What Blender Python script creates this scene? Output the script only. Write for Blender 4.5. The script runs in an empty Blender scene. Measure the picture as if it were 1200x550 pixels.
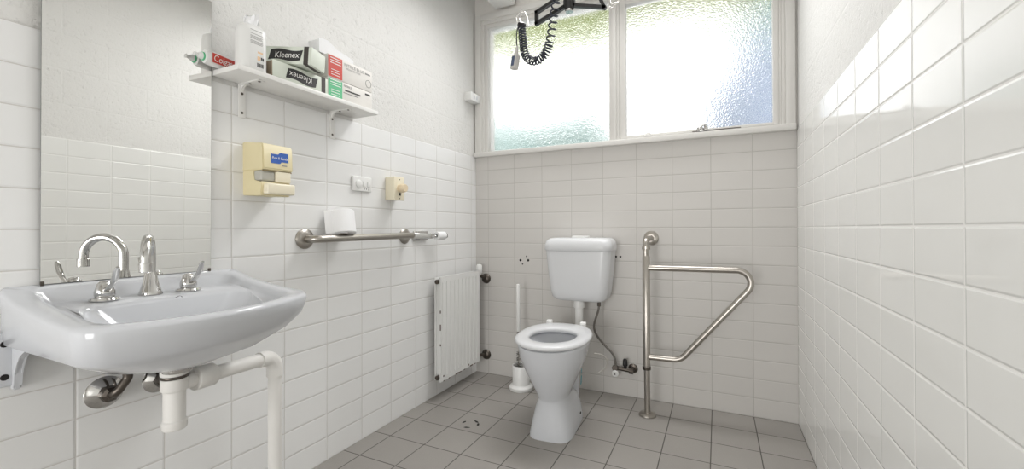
import bpy, bmesh, math, random
from mathutils import Vector, Matrix
random.seed(7)
PI = math.pi
scene = bpy.context.scene
COL = scene.collection

# ---------------------------------------------------------------- room dimensions (metres)
BACK = 2.541      # window wall
RIGHT = 0.3677
LEFT = -1.5305
FRONT = -2.3     # wall behind the camera
CEIL = 2.72
TILE_TOP = 1.5

# ---------------------------------------------------------------- materials
def lin(c):
    return tuple(((v / 255) / 12.92 if v / 255 <= .04045 else ((v / 255 + .055) / 1.055) ** 2.4) for v in c)

def new_mat(name):
    m = bpy.data.materials.new(name)
    m.use_nodes = True
    nt = m.node_tree
    nt.nodes.clear()
    out = nt.nodes.new('ShaderNodeOutputMaterial')
    p = nt.nodes.new('ShaderNodeBsdfPrincipled')
    nt.links.new(p.outputs[0], out.inputs[0])
    return m, nt, p

def M(name, rgb, rough=.4, metal=0., spec=.5, noise=0., nscale=40, bump=0., bscale=200, trans=0., alpha=1., coat=0.):
    m, nt, p = new_mat(name)
    c = lin(rgb)
    p.inputs['Base Color'].default_value = (*c, 1)
    p.inputs['Roughness'].default_value = rough
    p.inputs['Metallic'].default_value = metal
    p.inputs['Specular IOR Level'].default_value = spec
    p.inputs['Transmission Weight'].default_value = trans
    p.inputs['Alpha'].default_value = alpha
    p.inputs['Coat Weight'].default_value = coat
    if noise > 0 or bump > 0:
        tc = nt.nodes.new('ShaderNodeTexCoord')
    if noise > 0:
        n = nt.nodes.new('ShaderNodeTexNoise'); n.inputs['Scale'].default_value = nscale
        n.inputs['Detail'].default_value = 4
        nt.links.new(tc.outputs['Object'], n.inputs['Vector'])
        r = nt.nodes.new('ShaderNodeMix'); r.data_type = 'RGBA'
        r.inputs['A'].default_value = (*[v * (1 - noise) for v in c], 1)
        r.inputs['B'].default_value = (*[min(1, v * (1 + noise)) for v in c], 1)
        nt.links.new(n.outputs['Fac'], r.inputs['Factor'])
        nt.links.new(r.outputs['Result'], p.inputs['Base Color'])
    if bump > 0:
        n2 = nt.nodes.new('ShaderNodeTexNoise'); n2.inputs['Scale'].default_value = bscale
        nt.links.new(tc.outputs['Object'], n2.inputs['Vector'])
        b = nt.nodes.new('ShaderNodeBump'); b.inputs['Strength'].default_value = bump
        b.inputs['Distance'].default_value = .002
        nt.links.new(n2.outputs['Fac'], b.inputs['Height'])
        nt.links.new(b.outputs['Normal'], p.inputs['Normal'])
    return m

def tile_mat(name, ua, uoff, up, va, voff, vp, rgb, grout, gw=.003, rough=.2, bump=.5, speckle=0., var=.03, wave=.12, soft=.004):
    m, nt, p = new_mat(name)
    N = nt.nodes; Lk = nt.links
    def math_(op, a, b=None, c=None):
        n = N.new('ShaderNodeMath'); n.operation = op
        for i, v in enumerate((a, b, c)):
            if v is None: continue
            if isinstance(v, (int, float)): n.inputs[i].default_value = v
            else: Lk.new(v, n.inputs[i])
        return n.outputs[0]
    tc = N.new('ShaderNodeTexCoord')
    sp = N.new('ShaderNodeSeparateXYZ'); Lk.new(tc.outputs['Object'], sp.inputs[0])
    u = math_('DIVIDE', math_('SUBTRACT', sp.outputs[ua], uoff), up)
    v = math_('DIVIDE', math_('SUBTRACT', sp.outputs[va], voff), vp)
    fu = math_('FRACT', u); fv = math_('FRACT', v)
    du = math_('MULTIPLY', math_('MINIMUM', fu, math_('SUBTRACT', 1, fu)), up)
    dv = math_('MULTIPLY', math_('MINIMUM', fv, math_('SUBTRACT', 1, fv)), vp)
    d = math_('MINIMUM', du, dv)
    def smooth(a, b):
        r = N.new('ShaderNodeMapRange'); r.interpolation_type = 'SMOOTHSTEP'
        r.inputs['From Min'].default_value = a; r.inputs['From Max'].default_value = b
        Lk.new(d, r.inputs['Value']); return r.outputs['Result']
    mask = smooth(gw * .5 - .0007, gw * .5 + .0007)
    height = smooth(gw * .3, gw * .5 + soft)
    cb = N.new('ShaderNodeCombineXYZ')
    Lk.new(math_('FLOOR', u), cb.inputs[0]); Lk.new(math_('FLOOR', v), cb.inputs[1])
    wn = N.new('ShaderNodeTexWhiteNoise'); wn.noise_dimensions = '2D'; Lk.new(cb.outputs[0], wn.inputs['Vector'])
    ns = N.new('ShaderNodeTexNoise'); ns.inputs['Scale'].default_value = 3.2; ns.inputs['Detail'].default_value = 5
    Lk.new(tc.outputs['Object'], ns.inputs['Vector'])
    val = math_('ADD', 1 - var, math_('MULTIPLY', math_('ADD', math_('MULTIPLY', wn.outputs['Value'], .6), math_('MULTIPLY', ns.outputs['Fac'], 1.4)), var))
    if speckle > 0:
        s2 = N.new('ShaderNodeTexNoise'); s2.inputs['Scale'].default_value = 420; s2.inputs['Detail'].default_value = 3
        Lk.new(tc.outputs['Object'], s2.inputs['Vector'])
        val = math_('MULTIPLY', val, math_('ADD', 1 - speckle * .5, math_('MULTIPLY', s2.outputs['Fac'], speckle)))
    vm = N.new('ShaderNodeVectorMath'); vm.operation = 'SCALE'
    vm.inputs[0].default_value = lin(rgb); Lk.new(val, vm.inputs['Scale'])
    mx = N.new('ShaderNodeMix'); mx.data_type = 'RGBA'
    Lk.new(mask, mx.inputs['Factor']); mx.inputs['A'].default_value = (*lin(grout), 1)
    Lk.new(vm.outputs[0], mx.inputs['B'])
    Lk.new(mx.outputs['Result'], p.inputs['Base Color'])
    rg = math_('SUBTRACT', .75, math_('MULTIPLY', mask, .75 - rough)); Lk.new(rg, p.inputs['Roughness'])
    w = N.new('ShaderNodeTexNoise'); w.inputs['Scale'].default_value = 9; Lk.new(tc.outputs['Object'], w.inputs['Vector'])
    hh = math_('ADD', height, math_('MULTIPLY', w.outputs['Fac'], wave))
    b = N.new('ShaderNodeBump'); b.inputs['Strength'].default_value = bump; b.inputs['Distance'].default_value = .002
    Lk.new(hh, b.inputs['Height']); Lk.new(b.outputs['Normal'], p.inputs['Normal'])
    return m

def plaster_mat(name, ua, rgb):
    """White paint on rough blockwork: pitted surface, faint 400 x 200 joints."""
    m, nt, p = new_mat(name)
    N = nt.nodes; Lk = nt.links
    def math_(op, a, b=None):
        n = N.new('ShaderNodeMath'); n.operation = op
        for i, v in enumerate((a, b)):
            if v is None: continue
            if isinstance(v, (int, float)): n.inputs[i].default_value = v
            else: Lk.new(v, n.inputs[i])
        return n.outputs[0]
    tc = N.new('ShaderNodeTexCoord')
    sp = N.new('ShaderNodeSeparateXYZ'); Lk.new(tc.outputs['Object'], sp.inputs[0])
    row = math_('DIVIDE', math_('SUBTRACT', sp.outputs['Z'], 1.30), .2)
    half = math_('MULTIPLY', math_('MODULO', math_('FLOOR', row), 2), .5)
    u = math_('ADD', math_('DIVIDE', math_('ADD', sp.outputs[ua], 10.08), .4), half)
    fu = math_('FRACT', u); fv = math_('FRACT', row)
    du = math_('MULTIPLY', math_('MINIMUM', fu, math_('SUBTRACT', 1, fu)), .4)
    dv = math_('MULTIPLY', math_('MINIMUM', fv, math_('SUBTRACT', 1, fv)), .2)
    d = math_('MINIMUM', du, dv)
    r = N.new('ShaderNodeMapRange'); r.interpolation_type = 'SMOOTHSTEP'
    r.inputs['From Min'].default_value = .001; r.inputs['From Max'].default_value = .007
    Lk.new(d, r.inputs['Value'])
    n1 = N.new('ShaderNodeTexNoise'); n1.inputs['Scale'].default_value = 55; n1.inputs['Detail'].default_value = 6; n1.inputs['Roughness'].default_value = .65
    Lk.new(tc.outputs['Object'], n1.inputs['Vector'])
    pit = N.new('ShaderNodeMapRange'); pit.inputs['From Min'].default_value = .33; pit.inputs['From Max'].default_value = .42
    Lk.new(n1.outputs['Fac'], pit.inputs['Value'])
    h = math_('ADD', math_('MULTIPLY', r.outputs['Result'], .2), math_('ADD', math_('MULTIPLY', pit.outputs['Result'], .35), math_('MULTIPLY', n1.outputs['Fac'], .9)))
    b = N.new('ShaderNodeBump'); b.inputs['Strength'].default_value = .6; b.inputs['Distance'].default_value = .005
    Lk.new(h, b.inputs['Height']); Lk.new(b.outputs['Normal'], p.inputs['Normal'])
    p.inputs['Base Color'].default_value = (*lin(rgb), 1)
    p.inputs['Roughness'].default_value = .55
    p.inputs['Specular IOR Level'].default_value = .3
    return m

def obscure_glass():
    """Textured privacy glass: rough, pebbled, clear of colour."""
    m = bpy.data.materials.new('obscure_glass'); m.use_nodes = True
    nt = m.node_tree; nt.nodes.clear()
    out = nt.nodes.new('ShaderNodeOutputMaterial')
    g = nt.nodes.new('ShaderNodeBsdfGlass'); g.distribution = 'MULTI_GGX'
    g.inputs['Color'].default_value = (1, 1, 1, 1)
    g.inputs['Roughness'].default_value = .22; g.inputs['IOR'].default_value = 1.45
    tc = nt.nodes.new('ShaderNodeTexCoord')
    v = nt.nodes.new('ShaderNodeTexVoronoi'); v.inputs['Scale'].default_value = 170
    v.feature = 'SMOOTH_F1'
    nt.links.new(tc.outputs['Object'], v.inputs['Vector'])
    b = nt.nodes.new('ShaderNodeBump'); b.inputs['Strength'].default_value = .5; b.inputs['Distance'].default_value = .004
    nt.links.new(v.outputs['Distance'], b.inputs['Height'])
    nt.links.new(b.outputs['Normal'], g.inputs['Normal'])
    t = nt.nodes.new('ShaderNodeBsdfTranslucent'); t.inputs['Color'].default_value = (.95, .95, .95, 1)
    mx = nt.nodes.new('ShaderNodeMixShader'); mx.inputs[0].default_value = .07
    nt.links.new(g.outputs[0], mx.inputs[1]); nt.links.new(t.outputs[0], mx.inputs[2])
    nt.links.new(mx.outputs[0], out.inputs[0])
    return m

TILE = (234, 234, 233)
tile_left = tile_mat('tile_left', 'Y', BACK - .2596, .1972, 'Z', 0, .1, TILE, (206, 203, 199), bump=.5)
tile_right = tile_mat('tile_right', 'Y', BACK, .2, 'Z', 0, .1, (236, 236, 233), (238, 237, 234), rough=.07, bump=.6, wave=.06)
tile_back = tile_mat('tile_back', 'X', RIGHT, .2, 'Z', 0, .1, (205, 202, 198), (182, 179, 174), bump=.35, rough=.55, gw=.0028)  # darker than side-wall tile: the back wall's dimmer light is put into the colour
tile_front = tile_mat('tile_front', 'X', RIGHT, .2, 'Z', 0, .1, (226, 225, 222), (205, 202, 197))
floor_tile = tile_mat('floor_tile', 'X', RIGHT - .2, .2, 'Y', 1.385, .1925, (150, 146, 141), (80, 76, 72), gw=.0042, rough=.5, bump=.35, speckle=.5, var=.10, wave=.05, soft=.002)
plaster_y = plaster_mat('painted_block_side', 'Y', (226, 225, 222))
plaster_x = plaster_mat('painted_block_end', 'X', (226, 223, 218))
ceiling_paint = M('ceiling_paint', (238, 236, 232), .8, bump=.15, bscale=90)
white_paint = M('white_gloss_paint', (232, 231, 228), .35, bump=.05, bscale=60)
frame_paint = M('window_frame_paint', (216, 214, 210), .4, bump=.06, bscale=50)
ceramic = M('white_ceramic', (206, 208, 212), .1, noise=.01, nscale=8)
seat_plastic = M('seat_plastic', (214, 215, 217), .22)
white_plastic = M('white_plastic', (232, 232, 230), .32, noise=.01)
pvc = M('white_waste_pipe', (230, 228, 224), .38, noise=.03, nscale=25)
cream_plastic = M('aged_cream_plastic', (222, 210, 170), .4, noise=.05, nscale=14)
cream_light = M('pale_cream_plastic', (234, 226, 203), .35, noise=.02)
cream_dark = M('cream_shadow_gap', (150, 136, 104), .5)
clear_plastic = M('smoky_clear_plastic', (204, 202, 192), .15, trans=.25)
chrome = M('chrome', (206, 205, 203), .09, metal=1)
steel = M('brushed_stainless', (176, 171, 164), .3, metal=1, bump=.06, bscale=350)
dark_metal = M('tarnished_metal', (92, 86, 80), .35, metal=.85, noise=.25, nscale=60)
dark_hole = M('dark_recess', (24, 22, 21), .8)
black_metal = M('black_powder_coat', (30, 29, 29), .42)
cord_mat = M('navy_black_cord', (34, 38, 52), .45)
rust = M('rusty_chipped_edge', (84, 64, 52), .8, noise=.5, nscale=160)
radiator_paint = M('radiator_enamel', (232, 232, 230), .3, noise=.02)
brush_mat = M('grey_bristle', (108, 106, 102), .9, noise=.3, nscale=200)
paper = M('soft_paper', (240, 240, 241), .9, bump=.2, bscale=150)
card = M('pale_card', (226, 223, 218), .6, noise=.02)
card_green = M('pale_mint_card', (218, 224, 212), .55, noise=.03)
card_brown = M('brown_black_print', (62, 57, 53), .5)
card_tan = M('tan_card_end', (156, 141, 122), .6)
red_print = M('red_print', (205, 66, 52), .45)
green_print = M('green_print', (98, 190, 140), .45)
blue_print = M('blue_print', (52, 96, 178), .4)
teal_print = M('teal_print', (70, 148, 160), .5)
black_print = M('black_print', (45, 44, 44), .5)
grey_print = M('grey_print', (150, 148, 146), .5)
peach_print = M('peach_print', (226, 190, 150), .5)
white_print = M('white_print', (244, 243, 240), .5)
handset_grey = M('handset_grey', (196, 194, 190), .4)
handset_blue = M('handset_blue_face', (70, 84, 112), .35)
glass = obscure_glass()
leaf_lime = M('lime_leaves', (112, 126, 4), .8, noise=.35, nscale=5)
leaf_olive = M('olive_leaves', (106, 116, 22), .8, noise=.35, nscale=5)
leaf_teal = M('blue_green_leaves', (122, 152, 148), .8, noise=.35, nscale=5)
fence_blue = M('blue_grey_leaves', (132, 146, 168), .7, noise=.2, nscale=6)

def mirror_mat():
    m, nt, p = new_mat('mirror_silver')
    p.inputs['Base Color'].default_value = (.84, .84, .825, 1)
    p.inputs['Metallic'].default_value = 1; p.inputs['Roughness'].default_value = .012
    return m
mirror_glass = mirror_mat()

# ---------------------------------------------------------------- mesh helpers (world coordinates)
ORIGIN = {}
YV = Vector((0, 1, 0)); ZV = Vector((0, 0, 1)); XV = Vector((1, 0, 0))

def finish(name, bm, mat, parent=None, base=None, smooth=40):
    bmesh.ops.recalc_face_normals(bm, faces=bm.faces)
    L = Vector((0, 0, 0))
    if parent is not None: L = ORIGIN[parent.name]
    elif base is not None: L = Vector(base)
    bmesh.ops.translate(bm, verts=bm.verts, vec=-L)
    me = bpy.data.meshes.new(name)
    bm.to_mesh(me); bm.free()
    if smooth:
        for f in me.polygons: f.use_smooth = True
        me.set_sharp_from_angle(angle=math.radians(smooth))
    me.materials.append(mat)
    o = bpy.data.objects.new(name, me); COL.objects.link(o)
    if parent is not None: o.parent = parent
    else: o.location = L
    ORIGIN[o.name] = L
    return o

def tag(o, label, cat, group=None):
    o['label'] = label; o['category'] = cat
    if group: o['group'] = group
    return o

def thing(name, label, cat, base, group=None):
    o = bpy.data.objects.new(name, None); COL.objects.link(o)
    o.empty_display_size = .05
    o.location = base; ORIGIN[o.name] = Vector(base)
    return tag(o, label, cat, group)

def struct(o):
    o['kind'] = 'structure'; return o

def B(): return bmesh.new()

def box(bm, x0, x1, y0, y1, z0, z1, bev=0., seg=2, rot=None, piv=None):
    r = bmesh.ops.create_cube(bm, size=1)
    vs = r['verts']
    for v in vs:
        v.co = Vector(((x0 + x1) / 2 + v.co.x * (x1 - x0), (y0 + y1) / 2 + v.co.y * (y1 - y0), (z0 + z1) / 2 + v.co.z * (z1 - z0)))
    if bev > 0:
        es = list({e for v in vs for e in v.link_edges})
        rr = bmesh.ops.bevel(bm, geom=es, offset=bev, segments=seg, profile=.5, affect='EDGES')
        vs = list({v for f in rr['faces'] for v in f.verts} | {v for v in vs if v.is_valid})
    if rot is not None:
        bmesh.ops.rotate(bm, verts=vs, cent=piv, matrix=rot)
    return bm

def frame_of(d):
    d = Vector(d).normalized()
    a = Vector((0, 0, 1)) if abs(d.z) < .9 else Vector((1, 0, 0))
    u = d.cross(a).normalized(); v = d.cross(u).normalized()
    return d, u, v

def loft(bm, rings, cap0=True, cap1=True, closed=True):
    V = [[bm.verts.new(p) for p in r] for r in rings]
    n = len(V[0])
    for i in range(len(V) - 1):
        for j in range(n if closed else n - 1):
            k = (j + 1) % n
            bm.faces.new((V[i][j], V[i][k], V[i + 1][k], V[i + 1][j]))
    if cap0: bm.faces.new(V[0][::-1])
    if cap1: bm.faces.new(V[-1])
    return bm

def tube(bm, pts, r, seg=16, cap=True):
    pts = [Vector(p) for p in pts]
    n = len(pts)
    rs = r if isinstance(r, (list, tuple)) else [r] * n
    tan = []
    for i in range(n):
        a = pts[max(0, i - 1)]; b = pts[min(n - 1, i + 1)]
        tan.append((b - a).normalized())
    _, u, _ = frame_of(tan[0])
    rings = []
    for i in range(n):
        t = tan[i]
        u = (u - t * u.dot(t)).normalized(); v = t.cross(u)
        rings.append([pts[i] + (u * math.cos(2 * PI * k / seg) + v * math.sin(2 * PI * k / seg)) * rs[i] for k in range(seg)])
    return loft(bm, rings, cap, cap)

def fillet(pts, rad, seg=10):
    """polyline with rounded corners; rad one number or per inner corner"""
    pts = [Vector(p) for p in pts]
    out = [pts[0]]
    for i in range(1, len(pts) - 1):
        r = rad[i - 1] if isinstance(rad, (list, tuple)) else rad
        a = (pts[i - 1] - pts[i]).normalized(); b = (pts[i + 1] - pts[i]).normalized()
        ang = a.angle(b)
        t = r / math.tan(ang / 2)
        c = pts[i] + (a + b).normalized() * (r / math.sin(ang / 2))
        p0 = pts[i] + a * t - c; p1 = pts[i] + b * t - c
        tot = p0.angle(p1); ax = p0.cross(p1).normalized()
        for k in range(seg + 1):
            out.append(c + Matrix.Rotation(tot * k / seg, 3, ax) @ p0)
    out.append(pts[-1])
    return out

def lathe(bm, prof, c, d=(0, 0, 1), seg=32, cap0=True, cap1=True):
    d, u, v = frame_of(d); c = Vector(c)
    rings = []
    for r, h in prof:
        r = max(r, .0002)
        rings.append([c + d * h + (u * math.cos(2 * PI * k / seg) + v * math.sin(2 * PI * k / seg)) * r for k in range(seg)])
    return loft(bm, rings, cap0, cap1)

def cyl(bm, a, b, r, seg=20):
    a = Vector(a); b = Vector(b)
    e = min(r * .12, .001)
    L = (b - a).length
    return lathe(bm, [(r - e, 0), (r, e), (r, L - e), (r - e, L)], a, b - a, seg)

def rrect(x0, x1, y0, y1, r, bulge=0., na=8, ns=10, rb=None, skew=0.):
    """closed rounded rectangle in plan; the x1 side bows outward by bulge"""
    r = min(r, (x1 - x0) / 2 - 1e-4, (y1 - y0) / 2 - 1e-4)
    P = []
    rb = r if rb is None else min(rb, r)
    def arc(cx, cy, a0, r=r):
        for k in range(na + 1):
            a = a0 + PI / 2 * k / na
            P.append((cx + r * math.cos(a), cy + r * math.sin(a)))
    def side(a, b):
        for k in range(1, ns):
            t = k / ns; P.append((a[0] + (b[0] - a[0]) * t, a[1] + (b[1] - a[1]) * t))
    arc(x1 - r, y1 - r, 0); side((x1 - r, y1), (x0 + rb, y1))
    arc(x0 + rb, y1 - rb, PI / 2, rb); side((x0, y1 - rb), (x0, y0 + rb))
    arc(x0 + rb, y0 + rb, PI, rb); side((x0 + rb, y0), (x1 - r, y0))
    arc(x1 - r, y0 + r, 1.5 * PI); side((x1, y0 + r), (x1, y1 - r))
    if bulge:
        Q = []
        for x, y in P:
            t = (y - (y0 + y1) / 2) / ((y1 - y0) / 2)
            w = max(0, (x - x0) / (x1 - x0)) ** 3
            Q.append((x + (bulge * (1 - t * t) - skew * t) * w, y))
        P = Q
    return P

def prism(bm, poly, axis, a, b):
    """extrude 2-D polygon along axis; poly in the two remaining axes (in x,y,z order)"""
    def P(q, w):
        return {'X': (w, q[0], q[1]), 'Y': (q[0], w, q[1]), 'Z': (q[0], q[1], w)}[axis]
    return loft(bm, [[P(q, a) for q in poly], [P(q, b) for q in poly]])

def quad(bm, O, U, V, w, h):
    O, U, V = Vector(O), Vector(U), Vector(V)
    vs = [bm.verts.new(O + U * a + V * b) for a, b in ((0, 0), (w, 0), (w, h), (0, h))]
    bm.faces.new(vs)

def shape(bm, O, U, V, pts):
    O, U, V = Vector(O), Vector(U), Vector(V)
    bm.faces.new([bm.verts.new(O + U * a + V * b) for a, b in pts])

def text(bm, body, O, U, V, size, width=None, shear=0.):
    cu = bpy.data.curves.new('lettering', 'FONT'); cu.body = body; cu.size = size; cu.shear = shear
    cu.align_x = 'CENTER'; cu.align_y = 'CENTER'
    ob = bpy.data.objects.new('lettering', cu); COL.objects.link(ob)
    dg = bpy.context.evaluated_depsgraph_get()
    me = bpy.data.meshes.new_from_object(ob.evaluated_get(dg))
    xs = [v.co.x for v in me.vertices]
    k = width / (max(xs) - min(xs)) if width else 1
    O, U, V = Vector(O), Vector(U), Vector(V)
    vs = [bm.verts.new(O + U * v.co.x * k + V * v.co.y) for v in me.vertices]
    for f in me.polygons:
        try: bm.faces.new([vs[i] for i in f.vertices])
        except ValueError: pass
    bpy.data.objects.remove(ob); bpy.data.curves.remove(cu); bpy.data.meshes.remove(me)

# ================================================================ ROOM SHELL
bm = B(); box(bm, LEFT - .25, RIGHT + .25, FRONT - .25, BACK + .25, -.12, 0)
struct(finish('floor', bm, floor_tile, smooth=0))
bm = B(); box(bm, LEFT - .25, RIGHT + .25, FRONT - .25, BACK + .25, CEIL, CEIL + .12)
struct(finish('ceiling', bm, ceiling_paint, smooth=0))

TH = .004   # how far the tile face stands off the painted blockwork
def side_wall(name, xw, sgn, tmat):
    bm = B()
    box(bm, min(xw + sgn * TH, xw + sgn * .2), max(xw + sgn * TH, xw + sgn * .2), FRONT - .2, BACK + .2, 0, CEIL)
    w = struct(finish(name, bm, plaster_y, smooth=0))
    bm = B()
    box(bm, min(xw, xw + sgn * TH), max(xw, xw + sgn * TH), FRONT, BACK, 0, TILE_TOP)
    finish('tile_facing', bm, tmat, w, smooth=0)
    return w
wall_left = side_wall('wall_left', LEFT, -1, tile_left)
wall_right = side_wall('wall_right', RIGHT, 1, tile_right)

WX0, WX1, WZ0, WZ1 = -1.520, .352, 1.500, 2.475     # window opening
bm = B()
Yb = BACK + TH
box(bm, LEFT - .004, RIGHT + .004, Yb, Yb + .2, 0, WZ0)
box(bm, LEFT - .004, RIGHT + .004, Yb, Yb + .2, WZ1, CEIL)
box(bm, LEFT - .004, WX0, Yb, Yb + .2, WZ0, WZ1)
box(bm, WX1, RIGHT + .004, Yb, Yb + .2, WZ0, WZ1)
wall_back = struct(finish('wall_back', bm, plaster_x, smooth=0))
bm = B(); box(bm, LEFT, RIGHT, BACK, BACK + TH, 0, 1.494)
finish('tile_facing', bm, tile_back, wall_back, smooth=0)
for hx, hz, hr in ((-1.187, .787, .0085), (-1.131, .788, .0085), (-1.143, .814, .005), (-1.172, .762, .005), (-.553, .827, .006), (-.527, .827, .006)):
    bm = B(); cyl(bm, (hx, BACK + .001, hz), (hx, BACK - .0012, hz), hr, 14)
    finish('screw_hole', bm, dark_hole, wall_back)
bm = B(); box(bm, LEFT, RIGHT, FRONT - .2, FRONT, 0, CEIL)
wf = struct(finish('wall_front', bm, plaster_x, smooth=0))
bm = B(); box(bm, LEFT, RIGHT, FRONT, FRONT + TH, 0, TILE_TOP)
finish('tile_facing', bm, tile_front, wf, smooth=0)

# white boxed beam that runs out from the head of the window
bm = B(); box(bm, -1.350, -1.205, FRONT, BACK - .032, 2.482, CEIL, .004)
struct(finish('trim_1', bm, white_paint))

# chipped marks left in one floor tile
bm = B()
for k in range(7):
    a = 2 * PI * k / 7 + .3; rr = .038 + .006 * random.random()
    if k in (2, 4, 6): continue
    cx, cy = -1.146 + rr * math.cos(a), 1.842 + rr * math.sin(a)
    l, w_, t = .014 + .009 * random.random(), .0065, a + PI / 2 + random.uniform(-.4, .4)
    shape(bm, (cx, cy, .0008), (math.cos(t), math.sin(t), 0), (-math.sin(t), math.cos(t), 0), [(-l, -w_ * .3), (-l * .2, -w_), (l, -w_ * .5), (l * .7, w_ * .6), (-l * .4, w_)])
f = bpy.data.objects['floor']
finish('chipped_mark', bm, dark_hole, f, smooth=0)

# ================================================================ WINDOW
win = struct(bpy.data.objects.new('window_1', None)); COL.objects.link(win); ORIGIN['window_1'] = Vector((0, 0, 0))
FY0, FY1 = BACK - .018, BACK + .11
bm = B()   # stepped architrave and frame
box(bm, WX0 - .006, -1.478, FY0, FY1, WZ0 - .004, 2.478, .003)
box(bm, -1.480, -1.460, FY0 + .012, FY1, 1.52, 2.44, .003)
finish('jamb', bm, frame_paint, win)
bm = B(); box(bm, -1.4625, -1.436, FY0 + .026, FY1, 1.52, 2.42, .003); finish('pane_bead', bm, frame_paint, win)
bm = B()
box(bm, .318, WX1 + .010, FY0, FY1, WZ0 - .004, 2.478, .003)
box(bm, .302, .3185, FY0 + .010, FY1, 1.52, 2.45, .003)
box(bm, .292, .3025, FY0 + .020, FY1, 1.52, 2.45, .003)
finish('jamb', bm, frame_paint, win)
bm = B()
box(bm, -1.479, .319, FY0, FY1, 2.436, 2.478, .003)
box(bm, -1.462, .303, FY0 + .012, FY1, 2.412, 2.437, .003)
box(bm, -1.438, -.588, FY0 + .026, FY1, 2.388, 2.414, .003)
finish('head', bm, frame_paint, win)
bm = B()
box(bm, WX0 - .006, WX1 + .010, BACK - .034, FY1, WZ0 - .008, 1.524, .004)
box(bm, -1.462, .303, FY0 + .018, FY1, 1.522, 1.531, .002)
finish('sill', bm, frame_paint, win)
bm = B()
box(bm, -.592, -.568, FY0 + .026, FY1, 1.524, 2.42, .003)
box(bm, -.569, -.546, FY0 + .010, FY1, 1.524, 2.42, .003)
box(bm, -.547, -.530, FY0 + .018, FY1, 1.524, 2.42, .003)
finish('mullion', bm, frame_paint, win)
bm = B(); box(bm, -1.442, -.582, BACK + .040, BACK + .045, 1.522, 2.40); finish('pane', bm, glass, win, smooth=0)
# opening sash on the right
sash_bm = B()
sx0, sx1, sz0, sz1 = -.530, .292, 1.5315, 2.41
gx0, gx1, gz0, gz1 = -.492, .266, 1.548, 2.335
SY0, SY1 = BACK + .004, BACK + .06
box(sash_bm, sx0, gx0, SY0, SY1, sz0, sz1, .003)
box(sash_bm, gx1, sx1, SY0, SY1, sz0, sz1, .003)
box(sash_bm, gx0 - .001, gx1 + .001, SY0, SY1, sz0, gz0, .003)
box(sash_bm, gx0 - .001, gx1 + .001, SY0, SY1, gz1, sz1, .003)
sash = finish('sash', sash_bm, frame_paint, win)
bm = B(); box(bm, gx0 - .006, gx1 + .006, BACK + .036, BACK + .041, gz0 - .006, gz1 + .006); finish('pane', bm, glass, sash, smooth=0)
bm = B()
box(bm, -.100, -.040, BACK - .016, BACK + .004, 1.5315, 1.537, .002)
lathe(bm, [(.017, 0), (.019, .004), (.016, .016), (.004, .02)], (-.086, BACK - .006, 1.537))
lathe(bm, [(.012, 0), (.013, .006), (.010, .022), (.003, .026)], (-.056, BACK - .004, 1.537))
tube(bm, fillet([(-.086, BACK - .01, 1.550), (-.068, BACK - .012, 1.566), (-.048, BACK - .008, 1.556)], .008), .005, 10)
finish('latch', bm, chrome, sash)
bm = B(); box(bm, -.125, .115, BACK - .012, BACK - .004, 1.5315, 1.5355, .001); finish('stay_bar', bm, dark_metal, sash)
bm = B(); box(bm, -.385, -.345, BACK - .010, BACK + .006, 1.5315, 1.549, .003); box(bm, -.372, -.350, BACK - .016, BACK - .006, 1.535, 1.553, .003)
finish('catch', bm, white_paint, sash)

# ---- outdoors, blurred by the privacy glass
def blobs(spec, seed):
    rnd = random.Random(seed); bm = B()
    for (x, y, z, r) in spec:
        m4 = Matrix.Translation((x, y, z)) @ Matrix.Rotation(rnd.random() * 3, 4, 'Z') @ Matrix.Diagonal((r, r * .8, r * .75, 1))
        vs = bmesh.ops.create_icosphere(bm, subdivisions=3, radius=1, matrix=m4)['verts']
        for v in vs:
            c = Vector((x, y, z)); dd = v.co - c
            v.co = c + dd * (1 + .16 * math.sin(dd.x * 19 / r * .6 + seed) * math.cos(dd.z * 17 / r * .6) + rnd.uniform(-.06, .06))
    return bm
OUTDOOR = []
# (filled in further below, once the camera has been set)

# ================================================================ MIRROR
bm = B(); box(bm, LEFT, LEFT + .003, .4395, .8315, .862, 1.757, .0006, 1)
mir = finish('mirror', bm, mirror_glass, base=(LEFT, .635, .862), smooth=0)
edge_ = M('mirror_edge', (120, 122, 120), .4); mir.data.materials.append(edge_)
for p_ in mir.data.polygons: p_.material_index = 0 if p_.normal.x > .9 else 1
mir.location.x += .0035; mir.rotation_euler = (0, .0075, .012)
tag(mir, 'tall frameless wall mirror standing above the back edge of the basin', 'mirror')
for cy in (.4435, .8275):
    bm = B(); box(bm, LEFT + .001, LEFT + .006, cy - .004, cy + .003, .858, .870, .001); finish('mirror_clip', bm, dark_metal, mir)

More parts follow.
